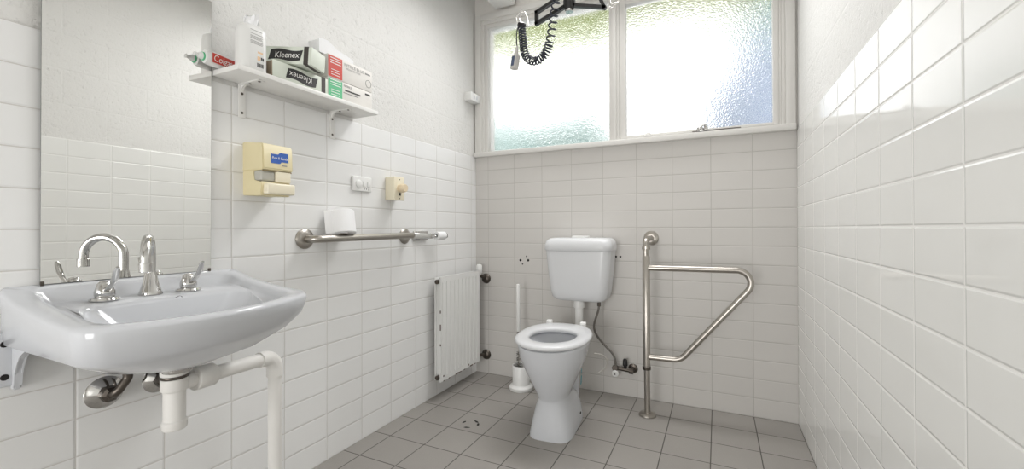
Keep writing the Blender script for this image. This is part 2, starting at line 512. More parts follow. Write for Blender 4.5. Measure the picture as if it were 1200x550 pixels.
# ================================================================ BASIN
def rim_z(x):
    K = [(-1.53, .862), (-1.44, .836), (-1.33, .820), (-1.23, .809), (-1.15, .804), (-1.0, .804)]
    if x <= K[0][0]: return K[0][1]
    for (a, za), (b, zb) in zip(K, K[1:]):
        if x <= b: return za + (zb - za) * (x - a) / (b - a)
    return K[-1][1]
BX0 = LEFT + .001
basin = thing('wash_basin', 'wide white ceramic wash basin fixed to the tiled wall under the mirror', 'basin', (-1.33, .645, .62))
def ring(x0, x1, y0, y1, r, bulge, zf):
    return [(x, y, zf(x, y) if callable(zf) else zf) for x, y in rrect(x0, x1, y0, y1, r, bulge, rb=.012 if x0 < -1.5 else None, skew=.02)]
YA, YB2 = .371, .914
rings = [
    ring(-1.375, -1.295, .605, .685, .04, 0, .626),
    ring(-1.42, -1.245, .55, .74, .085, .01, .640),
    ring(-1.50, -1.185, .46, .83, .10, .03, .672),
    ring(BX0, -1.165, .405, .885, .06, .05, .708),
    ring(BX0, -1.142, YA + .008, YB2 - .008, .04, .065, lambda x, y: .728 + .02 * max(0, (y - .645) / .26)),
    ring(BX0, -1.137, YA + .003, YB2 - .003, .035, .075, lambda x, y: rim_z(x) - .034),
    ring(BX0, -1.133, YA, YB2, .035, .085, lambda x, y: rim_z(x) - .012),
    ring(BX0, -1.135, YA + .002, YB2 - .002, .034, .085, lambda x, y: rim_z(x) - .005),
    ring(BX0, -1.140, YA + .007, YB2 - .007, .032, .085, lambda x, y: rim_z(x)),
    ring(BX0 + .022, -1.163, YA + .045, YB2 - .038, .03, .082, lambda x, y: rim_z(x) - .001),
    ring(BX0 + .030, -1.170, YA + .052, YB2 - .045, .03, .080, lambda x, y: rim_z(x) - .007),
    ring(BX0 + .036, -1.182, YA + .062, YB2 - .054, .03, .078, lambda x, y: min(rim_z(x) - .02, .819)),
    ring(BX0 + .044, -1.196, YA + .072, YB2 - .064, .035, .074, lambda x, y: .816 if x < -1.40 else .816 - .05 * min(1, (x + 1.40) / .15)),
    ring(-1.380, -1.212, YA + .080, YB2 - .072, .04, .070, lambda x, y: .812 if x < -1.36 else .812 - .055 * min(1, (x + 1.36) / .12)),
    ring(-1.370, -1.216, YA + .086, YB2 - .078, .05, .066, lambda x, y: .800 if x < -1.35 else .800 - .055 * min(1, (x + 1.35) / .1)),
    ring(-1.355, -1.235, .51, .78, .06, .03, .715),
    ring(-1.350, -1.262, .585, .705, .04, .01, .693),
    ring(-1.340, -1.300, .625, .665, .02, 0, .690),
]
bm = B(); loft(bm, rings); finish('bowl', bm, ceramic, basin, smooth=60)
# wall bracket cast under the left end
prof = [(LEFT + .001, .618), (LEFT + .022, .618), (LEFT + .026, .63)]
for k in range(11):
    a = PI / 2 * k / 10
    prof.append((LEFT + .030 + .145 * (1 - math.cos(a)), .655 + .078 * math.sin(a)))
prof += [(-1.24, .731), (-1.24, .742), (LEFT + .001, .745)]
bm = B(); prism(bm, prof, 'Y', .392, .406); bmesh.ops.bevel(bm, geom=bm.edges[:], offset=.003, segments=2, affect='EDGES', clamp_overlap=True)
br = finish('bracket', bm, ceramic, basin)
bm = B(); box(bm, LEFT + .001, LEFT + .016, .352, .407, .628, .757, .006, 3)
bp = finish('bracket_plate', bm, ceramic, basin)
for z in (.652, .730):
    bm = B(); cyl(bm, (LEFT + .014, .3805, z), (LEFT + .0172, .3805, z), .0075, 14); finish('screw_hole', bm, dark_hole, bp)
# maker's mark fired on the back of the bowl, and the metal overflow lip under the front
bm = B()
O = Vector((-1.3755, .655, .8125)); U = Vector((0, 1, 0)); V = Vector((.6, 0, .55)).normalized()
O = Vector((-1.372, .662, .8060))
shape(bm, O + Vector((.003, 0, .001)), U, V, [(-.010, 0), (-.006, 0), (.001, .009), (-.001, .012)])
shape(bm, O + Vector((.003, 0, .001)), U, V, [(.002, .010), (.000, .012), (.008, 0), (.012, 0)])
finish('maker_mark', bm, grey_print, basin, smooth=0)
bm = B()
lathe(bm, [(.034, 0), (.036, .004), (.036, .012), (.03, .016)], (-1.335, .645, .612)); finish('waste_outlet', bm, chrome, basin)

# taps standing on the back ledge
ZL = .815
spout = thing('gooseneck_tap', 'chrome gooseneck spout with flared foot in the middle of the basin ledge', 'tap', (-1.450, .634, ZL))
bm = B(); lathe(bm, [(.027, 0), (.0275, .003), (.024, .012), (.018, .034), (.0135, .056), (.012, .062)], (-1.450, .634, ZL)); finish('foot', bm, chrome, spout)
bm = B()
SD = Vector((math.cos(math.radians(-29)), math.sin(math.radians(-29)), 0)); SB = Vector((-1.450, .634, ZL))
pts = [SB + ZV * .055, SB + ZV * .105]
for k in range(1, 19):
    a = PI * k / 18
    pts.append(SB + SD * .055 * (1 - math.cos(a)) + ZV * (.105 + .055 * math.sin(a)))
pts.append(SB + SD * .110 + ZV * .092)
tube(bm, pts, .0115, 18); finish('spout', bm, chrome, spout)
bm = B(); cyl(bm, SB + SD * .110 + ZV * .096, SB + SD * .110 + ZV * .072, .0145); finish('aerator', bm, chrome, spout)
def lever_tap(x, y, label):
    t = thing('lever_tap', label, 'tap', (x, y, ZL), 'lever taps on the basin')
    bm = B(); lathe(bm, [(.030, 0), (.031, .003), (.028, .008), (.02, .010)], (x, y, ZL)); finish('escutcheon', bm, chrome, t)
    bm = B(); lathe(bm, [(.018, 0), (.021, .006), (.021, .016), (.017, .028), (.015, .036), (.010, .042), (.003, .044)], (x, y, ZL + .008)); finish('tap_body', bm, chrome, t)
    bm = B()
    path = [(x + .006, y, ZL + .028), (x + .024, y + .001, ZL + .032), (x + .040, y + .003, ZL + .045), (x + .053, y + .005, ZL + .063), (x + .060, y + .006, ZL + .082), (x + .066, y + .007, ZL + .090)]
    path = [(x + (px_ - x) * 1.3, py_ - (px_ - x) * .20, pz_) for px_, py_, pz_ in path]
    rr = [(.008, .008), (.007, .007), (.006, .005), (.0075, .0045), (.007, .004), (.004, .003)]
    rgs = []
    for i, p in enumerate(path):
        p = Vector(p); a = Vector(path[max(0, i - 1)]); b = Vector(path[min(len(path) - 1, i + 1)])
        tt = (b - a).normalized(); u = Vector((0, 1, 0)); v = tt.cross(u).normalized()
        rgs.append([p + u * rr[i][0] * math.cos(2 * PI * k / 14) + v * rr[i][1] * math.sin(2 * PI * k / 14) for k in range(14)])
    loft(bm, rgs); finish('lever', bm, chrome, t)
lever_tap(-1.438, .531, 'chrome lever tap on the left of the gooseneck spout, toward the basin bracket')
lever_tap(-1.438, .722, 'chrome lever tap on the right of the gooseneck spout, near the soap dispenser')

# waste trap and pipe
trap = thing('waste_trap', 'white plastic bottle trap and waste pipe running under the basin', 'waste pipe', (-1.40, .968, 0))
tx, ty = -1.352, .645
bm = B(); lathe(bm, [(.030, .598), (.032, .602), (.032, .618), (.028, .624)], (tx, ty, 0)); finish('outlet_nut', bm, pvc, trap)
bm = B(); lathe(bm, [(.0315, .592), (.033, .594), (.033, .598), (.0315, .600)], (tx, ty, 0)); finish('seal', bm, dark_metal, trap)
bm = B(); lathe(bm, [(.026, .452), (.029, .456), (.029, .474), (.0255, .478), (.0255, .555), (.029, .558), (.031, .562), (.031, .590), (.028, .593)], (tx, ty, 0)); finish('bottle', bm, pvc, trap)
pa = Vector((tx, ty, .572)); pb = Vector((-1.400, .968, .556))
d = (pb - pa).normalized()
bm = B(); lathe(bm, [(.021, .015), (.021, .05), (.032, .052), (.033, .056), (.033, .104), (.030, .108), (.022, .110)], pa, d); finish('coupling_nut', bm, pvc, trap)
bm = B(); tube(bm, fillet([pa + d * .1, pb, (-1.400, .968, 0)], .045), .0215, 20); finish('pipe', bm, pvc, trap)
bm = B(); tube(bm, [p for p in fillet([pa + d * .265, pb, (-1.400, .968, .488)], .046)], .0255, 20); finish('elbow', bm, pvc, trap)

def supply(y, z, yv, r, label):
    t = thing('supply_valve', label, 'pipe fitting', (LEFT, y, z))
    bm = B(); lathe(bm, [(r, 0), (r, .004), (r * .85, .010), (r * .55, .016), (.016, .020), (.016, .03)], (LEFT - .003, y, z), (1, 0, 0)); finish('wall_flange', bm, chrome, t)
    bm = B(); lathe(bm, [(.021, .0), (.021, .024), (.014, .03)], (LEFT + .016, y, z), (1, 0, 0), 6); finish('nut', bm, dark_metal, t)
    bm = B(); tube(bm, fillet([(LEFT + .012, y, z), (LEFT + .056, y + .002, z), (LEFT + .060, yv, z + .04), (LEFT + .060, yv - .008, z + .140)], [.02, .02]), .011, 14); finish('riser_pipe', bm, dark_metal, t)
supply(.564, .551, .592, .043, 'round chrome wall flange with bent pipe below the left half of basin')
supply(.688, .548, .680, .040, 'chrome wall flange with pipe behind the bottle trap')

# ================================================================ SHELF
SZ = 1.5305
shelf = thing('wall_shelf', 'white painted board shelf on two angle brackets beside the mirror', 'shelf', (LEFT, 1.14, SZ - .017))
bm = B(); box(bm, LEFT + .001, -1.386, .836, 1.452, SZ - .017, SZ, .0015); finish('board', bm, white_paint, shelf)
for y in (.934, 1.322):
    bm = B()
    box(bm, LEFT + .001, LEFT + .004, y - .0125, y + .0125, SZ - .135, SZ - .0172, .001)
    box(bm, LEFT + .001, LEFT + .112, y - .0125, y + .0125, SZ - .0205, SZ - .0172, .001)
    prism(bm, [(LEFT + .003, SZ - .045), (LEFT + .003, SZ - .019), (LEFT + .030, SZ - .019), (LEFT + .012, SZ - .028)], 'Y', y - .004, y + .004)
    b_ = finish('angle_bracket', bm, white_paint, shelf)
    for hz in (SZ - .118, SZ - .05):
        bm = B(); cyl(bm, (LEFT + .003, y, hz), (LEFT + .0058, y, hz), .0045, 12); finish('screw', bm, dark_metal, b_)
    for hx in (LEFT + .05, LEFT + .1):
        bm = B(); cyl(bm, (hx, y, SZ - .0195), (hx, y, SZ - .0225), .0045, 12); finish('screw', bm, dark_metal, b_)

# wipes bottle
wx, wy = -1.428, .903
wipes = thing('wipes_bottle', 'white plastic bottle of wipes with one wipe pulled up, on the shelf', 'bottle', (wx, wy, SZ))
def sq(w, dpt, r, z): return [(wx + y, wy + x, z) for x, y in rrect(-w, w, -dpt, dpt, r)]
bm = B(); loft(bm, [sq(.041, .030, .026, SZ), sq(.045, .033, .028, SZ + .004), sq(.045, .033, .028, SZ + .130), sq(.043, .031, .026, SZ + .145), sq(.034, .024, .022, SZ + .154), sq(.02, .016, .014, SZ + .156)])
finish('bottle_body', bm, white_plastic, wipes)
bm = B()
path = [(0, .150, .016, .010), (-.002, .160, .022, .008), (.000, .172, .024, .007), (.004, .186, .024, .006), (.008, .198, .019, .003)]
rgs = []
for i, (off, z, w, t_) in enumerate(path):
    rgs.append([(wx + t_ * math.sin(2 * PI * k / 20) + .004 * math.sin(k * 1.9 + i), wy + off + w * math.cos(2 * PI * k / 20), SZ + z + (.012 * math.cos(2 * PI * k / 20) if i == 4 else 0)) for k in range(20)])
loft(bm, rgs); finish('pulled_wipe', bm, paper, wipes)
bm = B()
FX = wx + .0335
for z, a, b_ in ((.132, -.03, .024), (.120, -.03, .026), (.112, -.03, .026), (.108, -.03, .022), (.104, -.03, .026), (.096, -.03, .027), (.092, -.03, .027), (.088, -.03, .025)):
    quad(bm, (FX, wy + a * .75, SZ + z), YV, ZV, (b_ - a) * .75, .0016)
finish('printed_text', bm, grey_print, wipes, smooth=0)
bm = B()
for k in range(9): quad(bm, (FX, wy + .000 + k * .0026, SZ + .014), YV, ZV, .0014 if k % 3 else .002, .013)
quad(bm, (FX, wy + .013, SZ + .040), YV, ZV, .004, .009); quad(bm, (FX, wy + .018, SZ + .038), YV, ZV, .005, .010)
finish('barcode', bm, black_print, wipes, smooth=0)
bm = B(); quad(bm, (FX - .0002, wy + .001, SZ + .036), YV, ZV, .010, .014); quad(bm, (FX - .0002, wy + .002, SZ + .060), YV, ZV, .018, .006)
finish('printed_panel', bm, peach_print, wipes, smooth=0)

# toothpaste tube, lying across the left end of the shelf
tp = thing('toothpaste_tube', 'red and white toothpaste tube lying at the mirror end of the shelf', 'toothpaste', (-1.46, .86, SZ))
def trg(y, hw, ht, z, n=20):
    return [(-1.497 + ht * math.sin(2 * PI * k / n), y, z + hw * math.cos(2 * PI * k / n)) for k in range(n)]
zc = SZ + .0275
bm = B(); loft(bm, [trg(0.792, .010, .010, zc), trg(0.796, .021, .018, zc), trg(0.806, .024, .018, zc), trg(0.844, .0255, .012, zc), trg(0.894, .027, .003, zc), trg(0.929, .027, .001, zc)])
tb = finish('tube', bm, white_plastic, tp)
def tube_x(y): return -1.497 + (.018 + (.012 - .018) * (y - .806) / .038 if y < .844 else .012 + (.003 - .012) * (y - .844) / .05 if y < .894 else .002) + .0012
bm = B()
N_ = 14
for k in range(N_):
    ya, yb = .811 + (.909 - .811) * k / N_, .811 + (.909 - .811) * (k + 1) / N_
    vs = [bm.verts.new(Vector(p)) for p in ((tube_x(ya), ya, zc - .016), (tube_x(yb), yb, zc - .016), (tube_x(yb), yb, zc + .015), (tube_x(ya), ya, zc + .015))]
    bm.faces.new(vs)
finish('red_panel', bm, red_print, tp, smooth=0)
bm = B(); text(bm, 'Colgate', (tube_x(.857) + .0012, .852, zc - .001), Vector((-.16, .985, 0)), ZV, .030, .074, .15); finish('brand_lettering', bm, white_print, tp, smooth=0)
bm = B(); lathe(bm, [(.011, 0), (.012, .002), (.010, .010), (.008, .014)], (-1.497, .793, zc), (0, -1, -.1)); finish('cap', bm, white_plastic, tp)
bm = B(); lathe(bm, [(.006, 0), (.005, .016), (.0075, .018), (.006, .020)], (-1.497, .786, zc - .003), (0, -1, .15)); finish('nozzle', bm, white_plastic, tp)
bm = B(); lathe(bm, [(.0135, 0), (.0135, .004)], (-1.497, .793, zc - .001), (0, -1, -.1)); finish('green_collar', bm, green_print, tp)

# tissue boxes
def tissue_box(label, y0, y1, z0, h, x1, dep, flip, rot, piv):
    """box with black end bands and a wavy dark logo on the long side"""
    t = thing('tissue_box', label, 'tissue box', ((x1 - dep / 2), (y0 + y1) / 2, z0), 'tissue boxes on the shelf')
    def go(bm):
        if rot is not None: bmesh.ops.rotate(bm, verts=bm.verts, cent=piv, matrix=rot)
        return bm
    bm = B(); box(bm, x1 - dep, x1, y0, y1, z0, z0 + h, .002); finish('carton', go(bm), card_green, t)
    bm = B()
    e = .0008
    box(bm, x1 - dep - e, x1 + e, y1 - .030, y1 - .012, z0 - e * .2, z0 + h + e, .0005, 1); finish('dark_band', go(bm), card_brown, t)
    bm = B(); box(bm, x1 - dep + .004, x1 - .004, y0 - .0008, y0 + .004, z0 + .003, z0 + h - .003, .001, 1); finish('carton_end', go(bm), card_tan, t)
    cy, cz = (y0 + y1) / 2 - .005, z0 + h * .5
    s = -1 if flip else 1
    U_, V_ = YV * s, ZV * s
    O = Vector((x1 + .0009, cy, cz))
    bm = B()
    top = [(-.062 + .124 * k / 16, .0195 + .004 * math.sin(k / 16 * 2 * PI)) for k in range(17)]
    bot = [(.052 - .124 * k / 16, -.0175 + .004 * math.sin((1 - k / 16) * 2 * PI)) for k in range(17)]
    shape(bm, O, U_, V_, top + bot); finish('logo_panel', go(bm), black_print, t, smooth=0)
    bm = B(); text(bm, 'Kleenex', O + XV * .0006, U_, V_, .030, .094, .12); finish('logo_lettering', go(bm), white_print, t, smooth=0)
    return t
tissue_box('mint tissue box lying upside down on the shelf board, under the tilted one', .960, 1.188, SZ, .062, -1.396, .112, True, None, None)
rot = Matrix.Rotation(math.radians(-70), 3, 'Z') @ Matrix.Rotation(math.radians(-4), 3, 'X')
tissue_box('mint tissue box lying tilted on top of the upside-down one', .985, 1.165, SZ + .073, .064, -1.388, .090, False, rot, Vector((-1.433, 1.075, SZ + .105)))

# glove boxes
def glove_box(label, z0, h, pm, lines, big):
    y0, y1, x1, dep = 1.192, 1.430, -1.402, .115
    t = thing('glove_box', label, 'glove box', (x1 - dep / 2, (y0 + y1) / 2, z0), 'boxes of gloves at the end of the shelf')
    bm = B(); box(bm, x1 - dep, x1, y0, y1, z0, z0 + h, .002); finish('carton', bm, card, t)
    bm = B(); quad(bm, (x1 + .0008, y0 + .002, z0 + .003), YV, ZV, .070, h - .006); finish('coloured_panel', bm, pm, t, smooth=0)
    bm = B()
    for k in range(3):
        quad(bm, (x1 + .0014, y0 + .012, z0 + h * .64 + k * .010), YV, ZV, .052, .003)
        quad(bm, (x1 + .0014, y0 + .016, z0 + h * .14 + k * .010), YV, ZV, .044, .0025)
    finish('panel_print', bm, white_print, t, smooth=0)
    bm = B(); quad(bm, (x1 + .0008, y0 + .196, z0 + h * .76), YV, ZV, .030, .007)
    if big:
        text(bm, 'NITRILE BLUE', (x1 + .0008, y0 + .135, z0 + h * .80), YV, ZV, .018, .105)
        text(bm, 'POWDER FREE', (x1 + .0008, y0 + .132, z0 + h * .65), YV, ZV, .010, .075)
    else:
        text(bm, 'NITRILE', (x1 + .0008, y0 + .100, z0 + h * .82), YV, ZV, .012, .040)
        quad(bm, (x1 + .0008, y0 + .085, z0 + h * .56), YV, ZV, .085, .006)
        quad(bm, (x1 + .0008, y0 + .078, z0 + h * .44), YV, ZV, .080, .002)
    finish('lettering', bm, grey_print if big else black_print, t, smooth=0)
    if big:
        bm = B(); lathe(bm, [(.015, 0), (.016, .0008), (.017, 0)], (x1 + .0006, y0 + .216, z0 + h * .36), (1, 0, 0), 32, False, False); finish('round_mark', bm, grey_print, t)
    return t
glove_box('white glove box with green end panel, lowest of the pair on the shelf', SZ, .078, green_print, 3, False)
glove_box('white glove box with red end panel, stacked on the green-panelled one', SZ + .079, .092, red_print, 3, True)
bm = B()
pth = [(1.172, .225), (1.185, .232), (1.215, .232), (1.26, .212), (1.31, .205), (1.345, .198)]
rgs = []
for y, z in pth: rgs.append([(-1.425, y, SZ + .1735), (-1.425, y, SZ + z), (-1.500, y + .01, SZ + z + .006), (-1.500, y + .01, SZ + .1735)])
loft(bm, rgs); finish_ = finish('paper_bundle', bm, paper, base=(-1.46, 1.25, SZ + .1735), smooth=25)
tag(finish_, 'white folded paper bundle lying on top of the red-panelled glove box', 'paper')

# ================================================================ SOAP DISPENSER
soap = thing('soap_dispenser', 'aged cream plastic soap dispenser with blue badge on the left wall', 'soap dispenser', (LEFT, .995, 1.125))
sy0, sy1 = .940, 1.052
bm = B(); prism(bm, [(LEFT - .003, 1.120), (-1.432, 1.117), (-1.428, 1.163), (-1.430, 1.166), (-1.470, 1.170), (-1.470, 1.205), (LEFT - .003, 1.208)], 'Y', sy0, sy1 - .003)
bmesh.ops.bevel(bm, geom=bm.edges[:], offset=.002, segments=2, affect='EDGES'); finish('body', bm, cream_plastic, soap)
bm = B(); prism(bm, [(LEFT - .003, 1.206), (-1.424, 1.206), (-1.418, 1.211), (-1.421, 1.290), (-1.427, 1.299), (LEFT - .003, 1.310)], 'Y', sy0 - .001, sy1)
bmesh.ops.bevel(bm, geom=bm.edges[:], offset=.003, segments=2, affect='EDGES'); finish('cover', bm, cream_plastic, soap)
bm = B(); box(bm, -1.472, -1.424, sy0 + .052, sy1 - .004, 1.166, 1.206, .003); finish('front_panel', bm, cream_light, soap)
bm = B(); box(bm, LEFT + .02, -1.430, sy0 + .002, sy0 + .053, 1.168, 1.207, .008, 3); finish('reservoir', bm, clear_plastic, soap)
bm = B(); box(bm, -1.440, -1.405, sy0 + .008, sy1 + .001, 1.122, 1.160, .006, 3); finish('push_bar', bm, cream_light, soap)
bm = B(); box(bm, -1.427, -1.4245, sy0, sy1 - .001, 1.2025, 1.2065); finish('seam', bm, cream_dark, soap)
bm = B(); O = Vector((-1.4172, .0, .0)); a0 = .968
pts = [(a0, 1.232), (a0 + .033, 1.232), (a0 + .040, 1.239), (a0 + .066, 1.239), (a0 + .066, 1.272), (a0 + .034, 1.272), (a0 + .027, 1.265), (a0, 1.265)]
f_ = [bm.verts.new((-1.4172 - (z - 1.211) * .038, y, z)) for y, z in pts]; bm.faces.new(f_)
finish('badge', bm, blue_print, soap, smooth=0)
bm = B()
text(bm, 'Pure & Gentle', (-1.4166 - .040 * .038, a0 + .033, 1.2515), YV, Vector((-.038, 0, 1)), .0135, .060, .2)
finish('badge_lettering', bm, white_print, soap, smooth=0)
bm = B(); quad(bm, (-1.4172 - .012 * .038, a0 + .040, 1.225), YV, ZV, .020, .004); finish('small_print', bm, grey_print, soap, smooth=0)

# ================================================================ POWER POINTS
sw = thing('power_outlet', 'flat white power outlet plate on the left wall above the toilet roll', 'outlet', (LEFT, 1.488, 1.176))
bm = B(); box(bm, LEFT, LEFT + .012, 1.430, 1.548, 1.176, 1.246, .004, 3); finish('plate', bm, white_plastic, sw)
bm = B(); lathe(bm, [(.019, 0), (.019, .004), (.016, .006)], (LEFT + .012, 1.464, 1.210), (1, 0, 0)); finish('dial', bm, white_plastic, sw)
for y in (1.500, 1.526):
    bm = B(); box(bm, LEFT + .011, LEFT + .0155, y - .008, y + .008, 1.198, 1.224, .002); finish('switch', bm, white_plastic, sw)
bm = B()
for y, z in ((1.500, 1.189), (1.512, 1.189), (1.526, 1.186)): box(bm, LEFT + .0118, LEFT + .0124, y - .0012, y + .0012, z - .004, z + .004)
finish('socket_slot', bm, dark_hole, sw, smooth=0)

sk = thing('socket_box', 'cream surface-mounted socket box with a round plug, above the grab rail end', 'outlet', (LEFT, 1.685, 1.146))
bm = B(); box(bm, LEFT, LEFT + .052, 1.650, 1.722, 1.146, 1.262, .003); finish('mounting_box', bm, cream_light, sk)
bm = B(); box(bm, LEFT + .052, LEFT + .062, 1.648, 1.724, 1.144, 1.264, .003); finish('face_plate', bm, cream_light, sk)
bm = B(); lathe(bm, [(.020, 0), (.020, .010), (.0225, .014), (.0215, .034), (.018, .040)], (LEFT + .062, 1.688, 1.205), (1, -.05, 0)); pl = finish('plug', bm, M('peach_plug', (226, 208, 178), .4), sk)
bm = B(); box(bm, LEFT + .0618, LEFT + .0655, 1.682, 1.694, 1.168, 1.182, .001); finish('switch', bm, card_brown, sk)
for z in (1.154, 1.250):
    bm = B(); cyl(bm, (LEFT + .0615, 1.688, z), (LEFT + .0632, 1.688, z), .003, 10); finish('screw', bm, dark_metal, sk)

# ================================================================ LEFT GRAB RAIL, TOILET ROLLS
rail = thing('grab_rail', 'horizontal brushed steel grab rail on the left wall holding a toilet roll', 'grab rail', (LEFT, 1.48, .959))
RX = LEFT + .068
bm = B(); tube(bm, fillet([(LEFT + .004, 1.190, .958), (RX, 1.190, .958), (RX, 1.795, .963), (LEFT + .004, 1.795, .963)], .026), .0155, 18); finish('bar', bm, steel, rail)
for y in (1.186, 1.795):
    bm = B(); lathe(bm, [(.041, 0), (.042, .004), (.038, .009), (.026, .013), (.02, .014)], (LEFT, y, .959), (1, 0, 0)); finish('flange', bm, steel, rail)

roll = thing('toilet_roll', 'fat white toilet roll leaning against the wall on the grab rail', 'toilet roll', (-1.468, 1.318, .974))
Rt = Matrix.Rotation(math.radians(-13), 3, 'Y') @ Matrix.Rotation(math.radians(-5), 3, 'X')
C0 = Vector((-1.472, 1.332, .976))
def rotb(bm, cent): bmesh.ops.rotate(bm, verts=bm.verts, cent=cent, matrix=Rt); return bm
bm = B(); lathe(bm, [(.020, .002), (.050, 0), (.0535, .003), (.0535, .099), (.050, .102), (.020, .100), (.020, .002)], C0, (0, 0, 1), 40, False, False); finish('paper_roll', rotb(bm, C0), paper, roll)
bm = B(); lathe(bm, [(.019, 0), (.020, .0), (.020, .102), (.019, .102)], C0, (0, 0, 1), 24, False, False); finish('card_core', rotb(bm, C0), card_tan, roll)
bm = B()
g = []
for z in (.0, .104):
    r_ = []
    for k in range(13):
        s_ = k / 12
        r_.append(C0 + Vector((-.012 + .062 * math.sin(s_ * 1.25) * (1 - .2 * s_) - .01, -.072 + .075 * s_ ** 1.2, z - .002 * s_)))
    g.append(r_)
loft(bm, [g[0], g[1]], False, False, closed=False); finish('loose_sheet', rotb(bm, C0), paper, roll)

th = thing('toilet_roll_holder', 'chrome toilet roll holder with a nearly empty white roll near the corner', 'toilet roll holder', (LEFT, 1.90, .957))
bm = B(); box(bm, LEFT - .003, LEFT + .012, 1.862, 1.985, .930, .985, .005, 3); finish('back_plate', bm, chrome, th)
bm = B()
loft(bm, [[(LEFT + .01 + .05 * t, 1.868 + .11 * t + .010 * math.cos(2 * PI * k / 16) * (1.3 - t), .957 + .020 * (1 - .35 * t) * math.sin(2 * PI * k / 16)) for k in range(16)] for t in (0, .25, .5, .75, 1)])
finish('arm', bm, chrome, th)
bm = B(); tube(bm, fillet([(LEFT + .01, 1.975, .952), (LEFT + .062, 1.985, .955), (LEFT + .064, 2.09, .957)], .015), .006, 12); finish('spindle', bm, chrome, th)
bm = B(); lathe(bm, [(.010, 0), (.0225, 0), (.0235, .002), (.0235, .072), (.0225, .074), (.010, .074), (.010, 0)], (LEFT + .064, 1.995, .957), (0, 1, .01), 28, False, False); finish('paper_roll', bm, paper, th)
bm = B(); lathe(bm, [(.016, 0), (.017, .002), (.017, .008), (.014, .010)], (LEFT + .064, 2.078, .957), (0, 1, 0)); finish('end_cap', bm, chrome, th)

# ================================================================ RADIATOR
rad = thing('radiator', 'white ribbed panel radiator on the left wall in the corner by the toilet brush', 'radiator', (-1.475, 2.23, .108))
ry0, ry1, rz0, rz1 = 2.012, 2.452, .108, .716
RXF, RXB = -1.450, -1.492
def ribbed(xf, sgn):
    prof = [(ry0, 0)]
    n = 10
    pw = (ry1 - ry0 - .02) / n
    for k in range(n):
        a = ry0 + .01 + k * pw
        prof += [(a + pw * .02, 0), (a + pw * .10, -.006), (a + pw * .24, -.006), (a + pw * .32, 0)]
    prof += [(ry1, 0)]
    bm = B()
    rows = []
    for z, s_ in ((rz0, 0), (rz0 + .028, 0), (rz0 + .040, 1), (rz1 - .040, 1), (rz1 - .028, 0), (rz1, 0)):
        rows.append([(xf + sgn * dx * s_, y, z) for y, dx in prof])
    loft(bm, rows, False, False, closed=False)
    rows2 = [[(xf - sgn * .009, y, z) for y, dx in prof] for z in (rz0, rz1)]
    loft(bm, rows2, False, False, closed=False)
    box(bm, min(xf, xf - sgn * .009), max(xf, xf - sgn * .009), ry0, ry0 + .001, rz0, rz1)
    box(bm, min(xf, xf - sgn * .009), max(xf, xf - sgn * .009), ry1 - .001, ry1, rz0, rz1)
    box(bm, min(xf, xf - sgn * .009), max(xf, xf - sgn * .009), ry0, ry1, rz0, rz0 + .001)
    box(bm, min(xf, xf - sgn * .009), max(xf, xf - sgn * .009), ry0, ry1, rz1 - .001, rz1)
    return bm
finish('front_panel', ribbed(RXF, 1), radiator_paint, rad, smooth=25)
bm = B(); box(bm, RXB - .006, RXB + .004, ry0 + .004, ry1 - .004, rz0 + .006, rz1 - .004, .003); finish('back_panel', bm, radiator_paint, rad)
bm = B(); box(bm, RXB, RXF - .008, ry0 + .012, ry0 + .018, rz0 + .03, rz1 - .02, .001); finish('side_cover', bm, radiator_paint, rad)
bm = B(); box(bm, RXB, RXF - .008, ry1 - .018, ry1 - .012, rz0 + .03, rz1 - .02, .001); finish('side_cover', bm, radiator_paint, rad)
for y in (ry0 + .12, ry1 - .15):
    bm = B(); box(bm, LEFT, RXB, y, y + .03, rz0 + .2, rz0 + .5, .002); finish('wall_mount', bm, radiator_paint, rad)
for y0_, z_ in ((ry0 + .004, rz1 - .026), (ry0 + .004, rz0 + .026)):
    bm = B(); cyl(bm, (-1.471, y0_ - .016, z_), (-1.471, y0_ + .02, z_), .0135, 12); finish('end_plug', bm, dark_metal, rad)
rnd = random.Random(4)   # paint chipped off along the lower and left edges
for k in range(7):
    y = ry0 + .03 + k * .055 + rnd.uniform(-.012, .012); l = rnd.uniform(.014, .04)
    bm = B(); box(bm, RXF - .0095, RXF + .0006, y, y + l, rz0 - .0008, rz0 + rnd.uniform(.002, .007)); finish('chipped_paint', bm, rust, rad, smooth=0)
for z, l in ((rz0 + .21, .012), (rz0 + .30, .035), (rz0 + .40, .016)):
    bm = B(); box(bm, RXF - .006, RXF + .0004, ry0 - .0006, ry0 + .0012, z, z + l); finish('chipped_paint', bm, rust, rad, smooth=0)
for y, z in ((ry0 + .028, rz0 + .030), (ry0 + .30, rz0 + .016)):
    bm = B(); cyl(bm, (RXF - .002, y, z), (RXF + .0009, y, z), .006, 10); finish('rust_spot', bm, rust, rad)
for z, head in ((rz1 - .056, True), (rz0 + .028, False)):
    bm = B()
    tube(bm, fillet([(-1.471, ry1 - .01, z + (.02 if head else -.0)), (-1.471, ry1 + .035, z + (.02 if head else 0)), (-1.448, BACK - .002, z - (.006 if head else .006))], .012), .011, 14)
    lathe(bm, [(.015, 0), (.017, .004), (.017, .020), (.013, .024)], (-1.471, ry1 + .004, z + (.02 if head else 0)), (0, 1, 0), 8)
    v_ = finish('valve', bm, dark_metal, rad)
    bm = B(); lathe(bm, [(.034, 0), (.035, .003), (.031, .012), (.022, .020), (.012, .022)], (-1.448, BACK, z - .006), (0, -1, 0)); finish('wall_flange', bm, dark_metal, v_)
    if head:
        bm = B(); lathe(bm, [(.012, .01), (.014, .02), (.019, .026), (.020, .040), (.0185, .075), (.014, .082), (.004, .084)], (-1.468, ry1 + .026, z + .012)); finish('valve_head', bm, white_plastic, v_)

